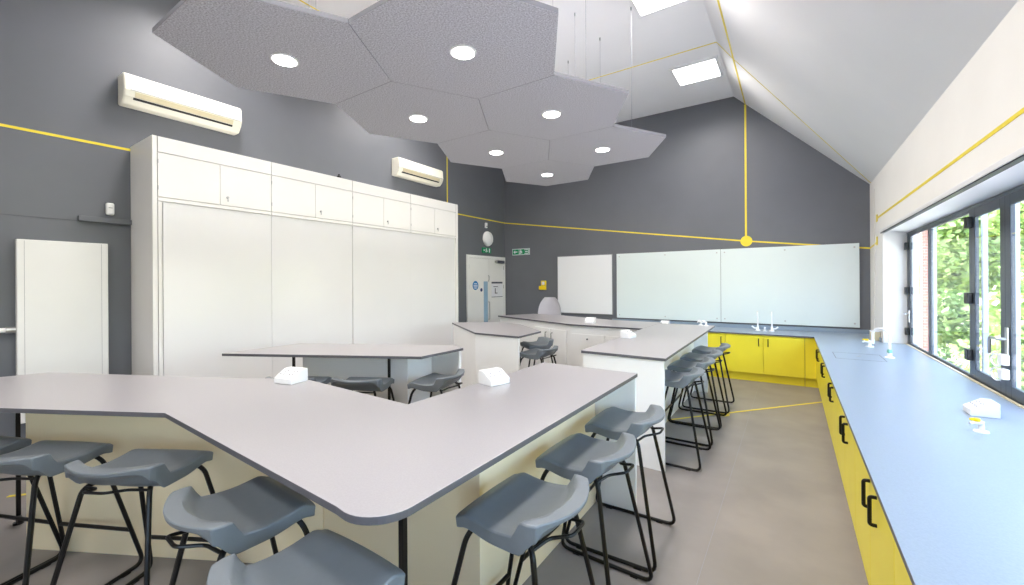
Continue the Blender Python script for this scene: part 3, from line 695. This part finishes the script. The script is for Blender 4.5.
MB().box(.002, .045, -.035, .035, 0, .12).build('housing', 'white_plastic', t, .012, segs=3); MB().box(.045, .047, -.02, .02, .02, .05).build('lens', 'alu', t)
t = thing('call_point', 'yellow call point with white button on the gable wall', 'alarm', (-4.72, YB, 1.42))
MB().box(-.06, .06, -.05, -.002, .09, .21).build('box', 'yellow_plastic', t, .008); MB().box(-.035, .035, -.056, -.05, .115, .185).build('button', 'paper', t, .004)
MB().box(-.12, .06, -.045, -.002, 0, .085).build('lower_box', 'yellow_plastic', t, .008)

# ------------------------------------------------------------------ boards on the gable wall
t = thing('whiteboard', 'plain white enamel whiteboard left of the glass boards', 'whiteboard', (-4.37, YB, .905))
MB().box(.01, 1.275, -.02, -.002, .01, 1.255).build('board', 'whiteboard', t)
for (x0, x1, z0, z1) in ((0, 1.285, 0, .012), (0, 1.285, 1.253, 1.265), (0, .012, .012, 1.253), (1.273, 1.285, .012, 1.253)): MB().box(x0, x1, -.024, -.001, z0, z1).build('rim', 'alu', t)
for (x0, x1, l) in ((-2.995, -1.063, 'left of the two large pale glass whiteboards'), (-1.057, .875, 'right of the two large pale glass whiteboards, above the taps')):
    t = thing('glass_whiteboard', l, 'whiteboard', (x0, YB, .855), 0, 'large glass whiteboards'); L = x1 - x0
    MB().box(0, L, -.032, -.022, 0, 1.31).build('glass_sheet', 'glassboard', t, .0015)
    for x in (.06, L * .5, L - .06):
        for z in (.06, 1.25): MB().cyl((x, -.04, z), .013, .038, 'Y', 14).build('standoff', 'steel', t)

# chair behind the teacher bench
t = thing('task_chair', 'pale grey shell chair behind the teacher bench', 'chair', (-4.28, 7.65, 0), PI)
vs = []; fs = []; NU, NV = 14, 16
for side in (0, 1):
    for j in range(NV + 1):
        v_ = j / NV; z = .62 + .65 * v_; wv = .275 * (1 - .55 * max(0, (v_ - .35) / .65) ** 3.2)
        for i in range(NU + 1):
            u = -1 + 2 * i / NU; vs.append((u * wv, -.22 - .06 * v_ + .07 * u * u + (.016 if side else 0), z))
n = NU + 1; o = n * (NV + 1)
for j in range(NV):
    for i in range(NU):
        a = j * n + i; fs.append((a, a + 1, a + n + 1, a + n)); fs.append((o + a, o + a + n, o + a + n + 1, o + a + 1))
for j in range(NV):
    a = j * n; fs.append((a, a + n, o + a + n, o + a)); a += NU; fs.append((a, o + a, o + a + n, a + n))
for i in range(NU): a = NV * n + i; fs.append((a, a + 1, o + a + 1, o + a)); fs.append((i, o + i, o + i + 1, i + 1))
MB().add(vs, fs, 0, True).build('back_shell', 'shell', t)
MB().box(-.24, .24, -.22, .22, .55, .60).build('seat', 'shell', t, .03, segs=4)
MB().tube([(0, -.15, .57), (0, -.24, .58), (0, -.235, .72)], .018, 8).build('back_bracket', 'black_metal', t)
MB().cyl((0, 0, .1), .03, .46).build('column', 'black_metal', t)
for k in range(5):
    a = 2 * PI * k / 5; q = MB().tube([(0, 0, .12), (.28 * math.cos(a), .28 * math.sin(a), .085)], [.03, .018], 8).build('base_arm', 'black_metal', t)
    MB().cyl((.28 * math.cos(a) - .012, .28 * math.sin(a), .04), .04, .024, 'X', 14).build('castor', 'black', q)

# ------------------------------------------------------------------ hexagonal acoustic panels
HZ = 3.25; HS = 1.34; RC = HS / math.sqrt(3) - .0015
hexes = [((-3.125, 1.65), 'nearest hexagonal felt panel on the left, beside the near air conditioner'), ((-1.9645, 2.32), 'nearest hexagonal felt panel on the right, cut off by the top edge'),
         ((-3.125, 2.99), 'second hexagonal felt panel of the left column'), ((-1.9645, 3.66), 'second hexagonal felt panel of the right column'),
         ((-3.125, 4.33), 'third hexagonal felt panel of the left column'), ((-1.9645, 5.00), 'furthest hexagonal felt panel of the right column'), ((-3.125, 5.67), 'furthest hexagonal felt panel of the left column, closest to the gable wall')]
def area(parent, name, loc, size, power, shape='SQUARE', col=(1, .92, .85), sy=None, spread=180):
    d = bpy.data.lights.new(name, 'AREA'); d.shape = shape; d.size = size; d.energy = power; d.color = col; d.spread = math.radians(spread)
    o = bpy.data.objects.new(name, d); COL.objects.link(o); o.parent = parent; o.location = loc; return o
for (c, l) in hexes:
    t = thing('acoustic_panel', l, 'acoustic panel', (c[0], c[1], HZ), 0, 'hexagonal felt ceiling panels with downlights')
    P = [(RC * math.cos(PI / 3 * k), RC * math.sin(PI / 3 * k)) for k in range(6)]
    MB().prism(P, 0, .034, 1, 0).build('felt_board', ['felt', 'felt_edge'], t, .003)
    d = MB(); d.lathe((0, 0, 0), [(.096, 0), (.096, -.006), (.081, -.008), (.081, -.0005)], 32); d.build('light_ring', 'white_plastic', t)
    MB().cyl((0, 0, -.0095), .081, .004, 'Z', 32).build('light_lens', 'lamp', t)
    area(t, 'downlight', (0, 0, -.012), .17, DOWN_W, 'DISK')
    for k in range(3):
        a = math.radians(-5 + 120 * k); x, y = .385 * math.cos(a), .385 * math.sin(a)
        q = MB().tube([(x, y, .034), (x, y, ZC - HZ)], .0018, 6).build('suspension_cable', 'alu', t)
        MB().cyl((x, y, ZC - HZ - .035), .009, .035, 'Z', 10).build('ceiling_pin', 'steel', q)
# square ceiling light panels; the ones out of view are added as fill light
for (x, y, l) in ((-1.215, 7.06, 'square lit ceiling panel nearest the gable wall'), (-1.215, 4.86, 'square lit ceiling panel cut off by the top edge'), (-1.215, 2.66, 'added unseen fill light panel above the near hexagons'), (-1.215, .46, 'added unseen fill light panel above the camera'),
                  (-4.9, 4.86, 'added unseen fill light panel above the tall cabinets'), (-4.9, 2.0, 'added unseen fill light panel above the near cabinets'), (-3.2, -1.8, 'added unseen fill light panel behind the camera on the left'), (-1.215, -1.8, 'added unseen fill light panel behind the camera on the right')):
    t = thing('ceiling_light', l, 'ceiling light', (x, y, ZC), 0, 'square ceiling light panels')
    fr = MB()
    for (x0, x1, y0, y1) in ((-.34, .34, -.34, -.30), (-.34, .34, .30, .34), (-.34, -.30, -.30, .30), (.30, .34, -.30, .30)): fr.box(x0, x1, y0, y1, -.03, -.001)
    fr.build('frame', 'white_plastic', t); MB().box(-.30, .30, -.30, .30, -.022, -.012).build('diffuser', 'panel_lamp', t)
    area(t, 'panel_light', (0, 0, -.035), .58, PANEL_W, 'SQUARE', (1, .94, .89), spread=150)
# thin cable drop in the far right corner
tag(MB().tube([(XR - .008, 7.9, 2.9), (XR - .008, 7.9, 2.0), (XR - .012, 7.88, 1.5), (XR - .02, 7.93, 1.1), (XR - .01, 7.9, .83)], .004, 6).build('wall_cable', 'teal'), 'thin pale cable hanging down the white corner by the tap', 'cable')
t = thing('small_box', 'small pale box on the worktop in the far right corner', 'box', (.95, 7.55, HC)); MB().box(-.05, .05, -.06, .06, 0, .12).build('case', 'louvre', t, .006); MB().box(-.055, .055, -.065, .065, .12, .13).build('lid', 'paper', t, .003)
t = thing('cabinet_sensor', 'tiny black sensor on top of the tall cabinets', 'sensor', (-5.25, 3.52, 3.045))
MB().box(-.02, .02, -.02, .02, 0, .05).build('body', 'black', t, .006); MB().cyl((0, 0, .05), .012, .02, 'Z', 12).build('tip', 'black', t)
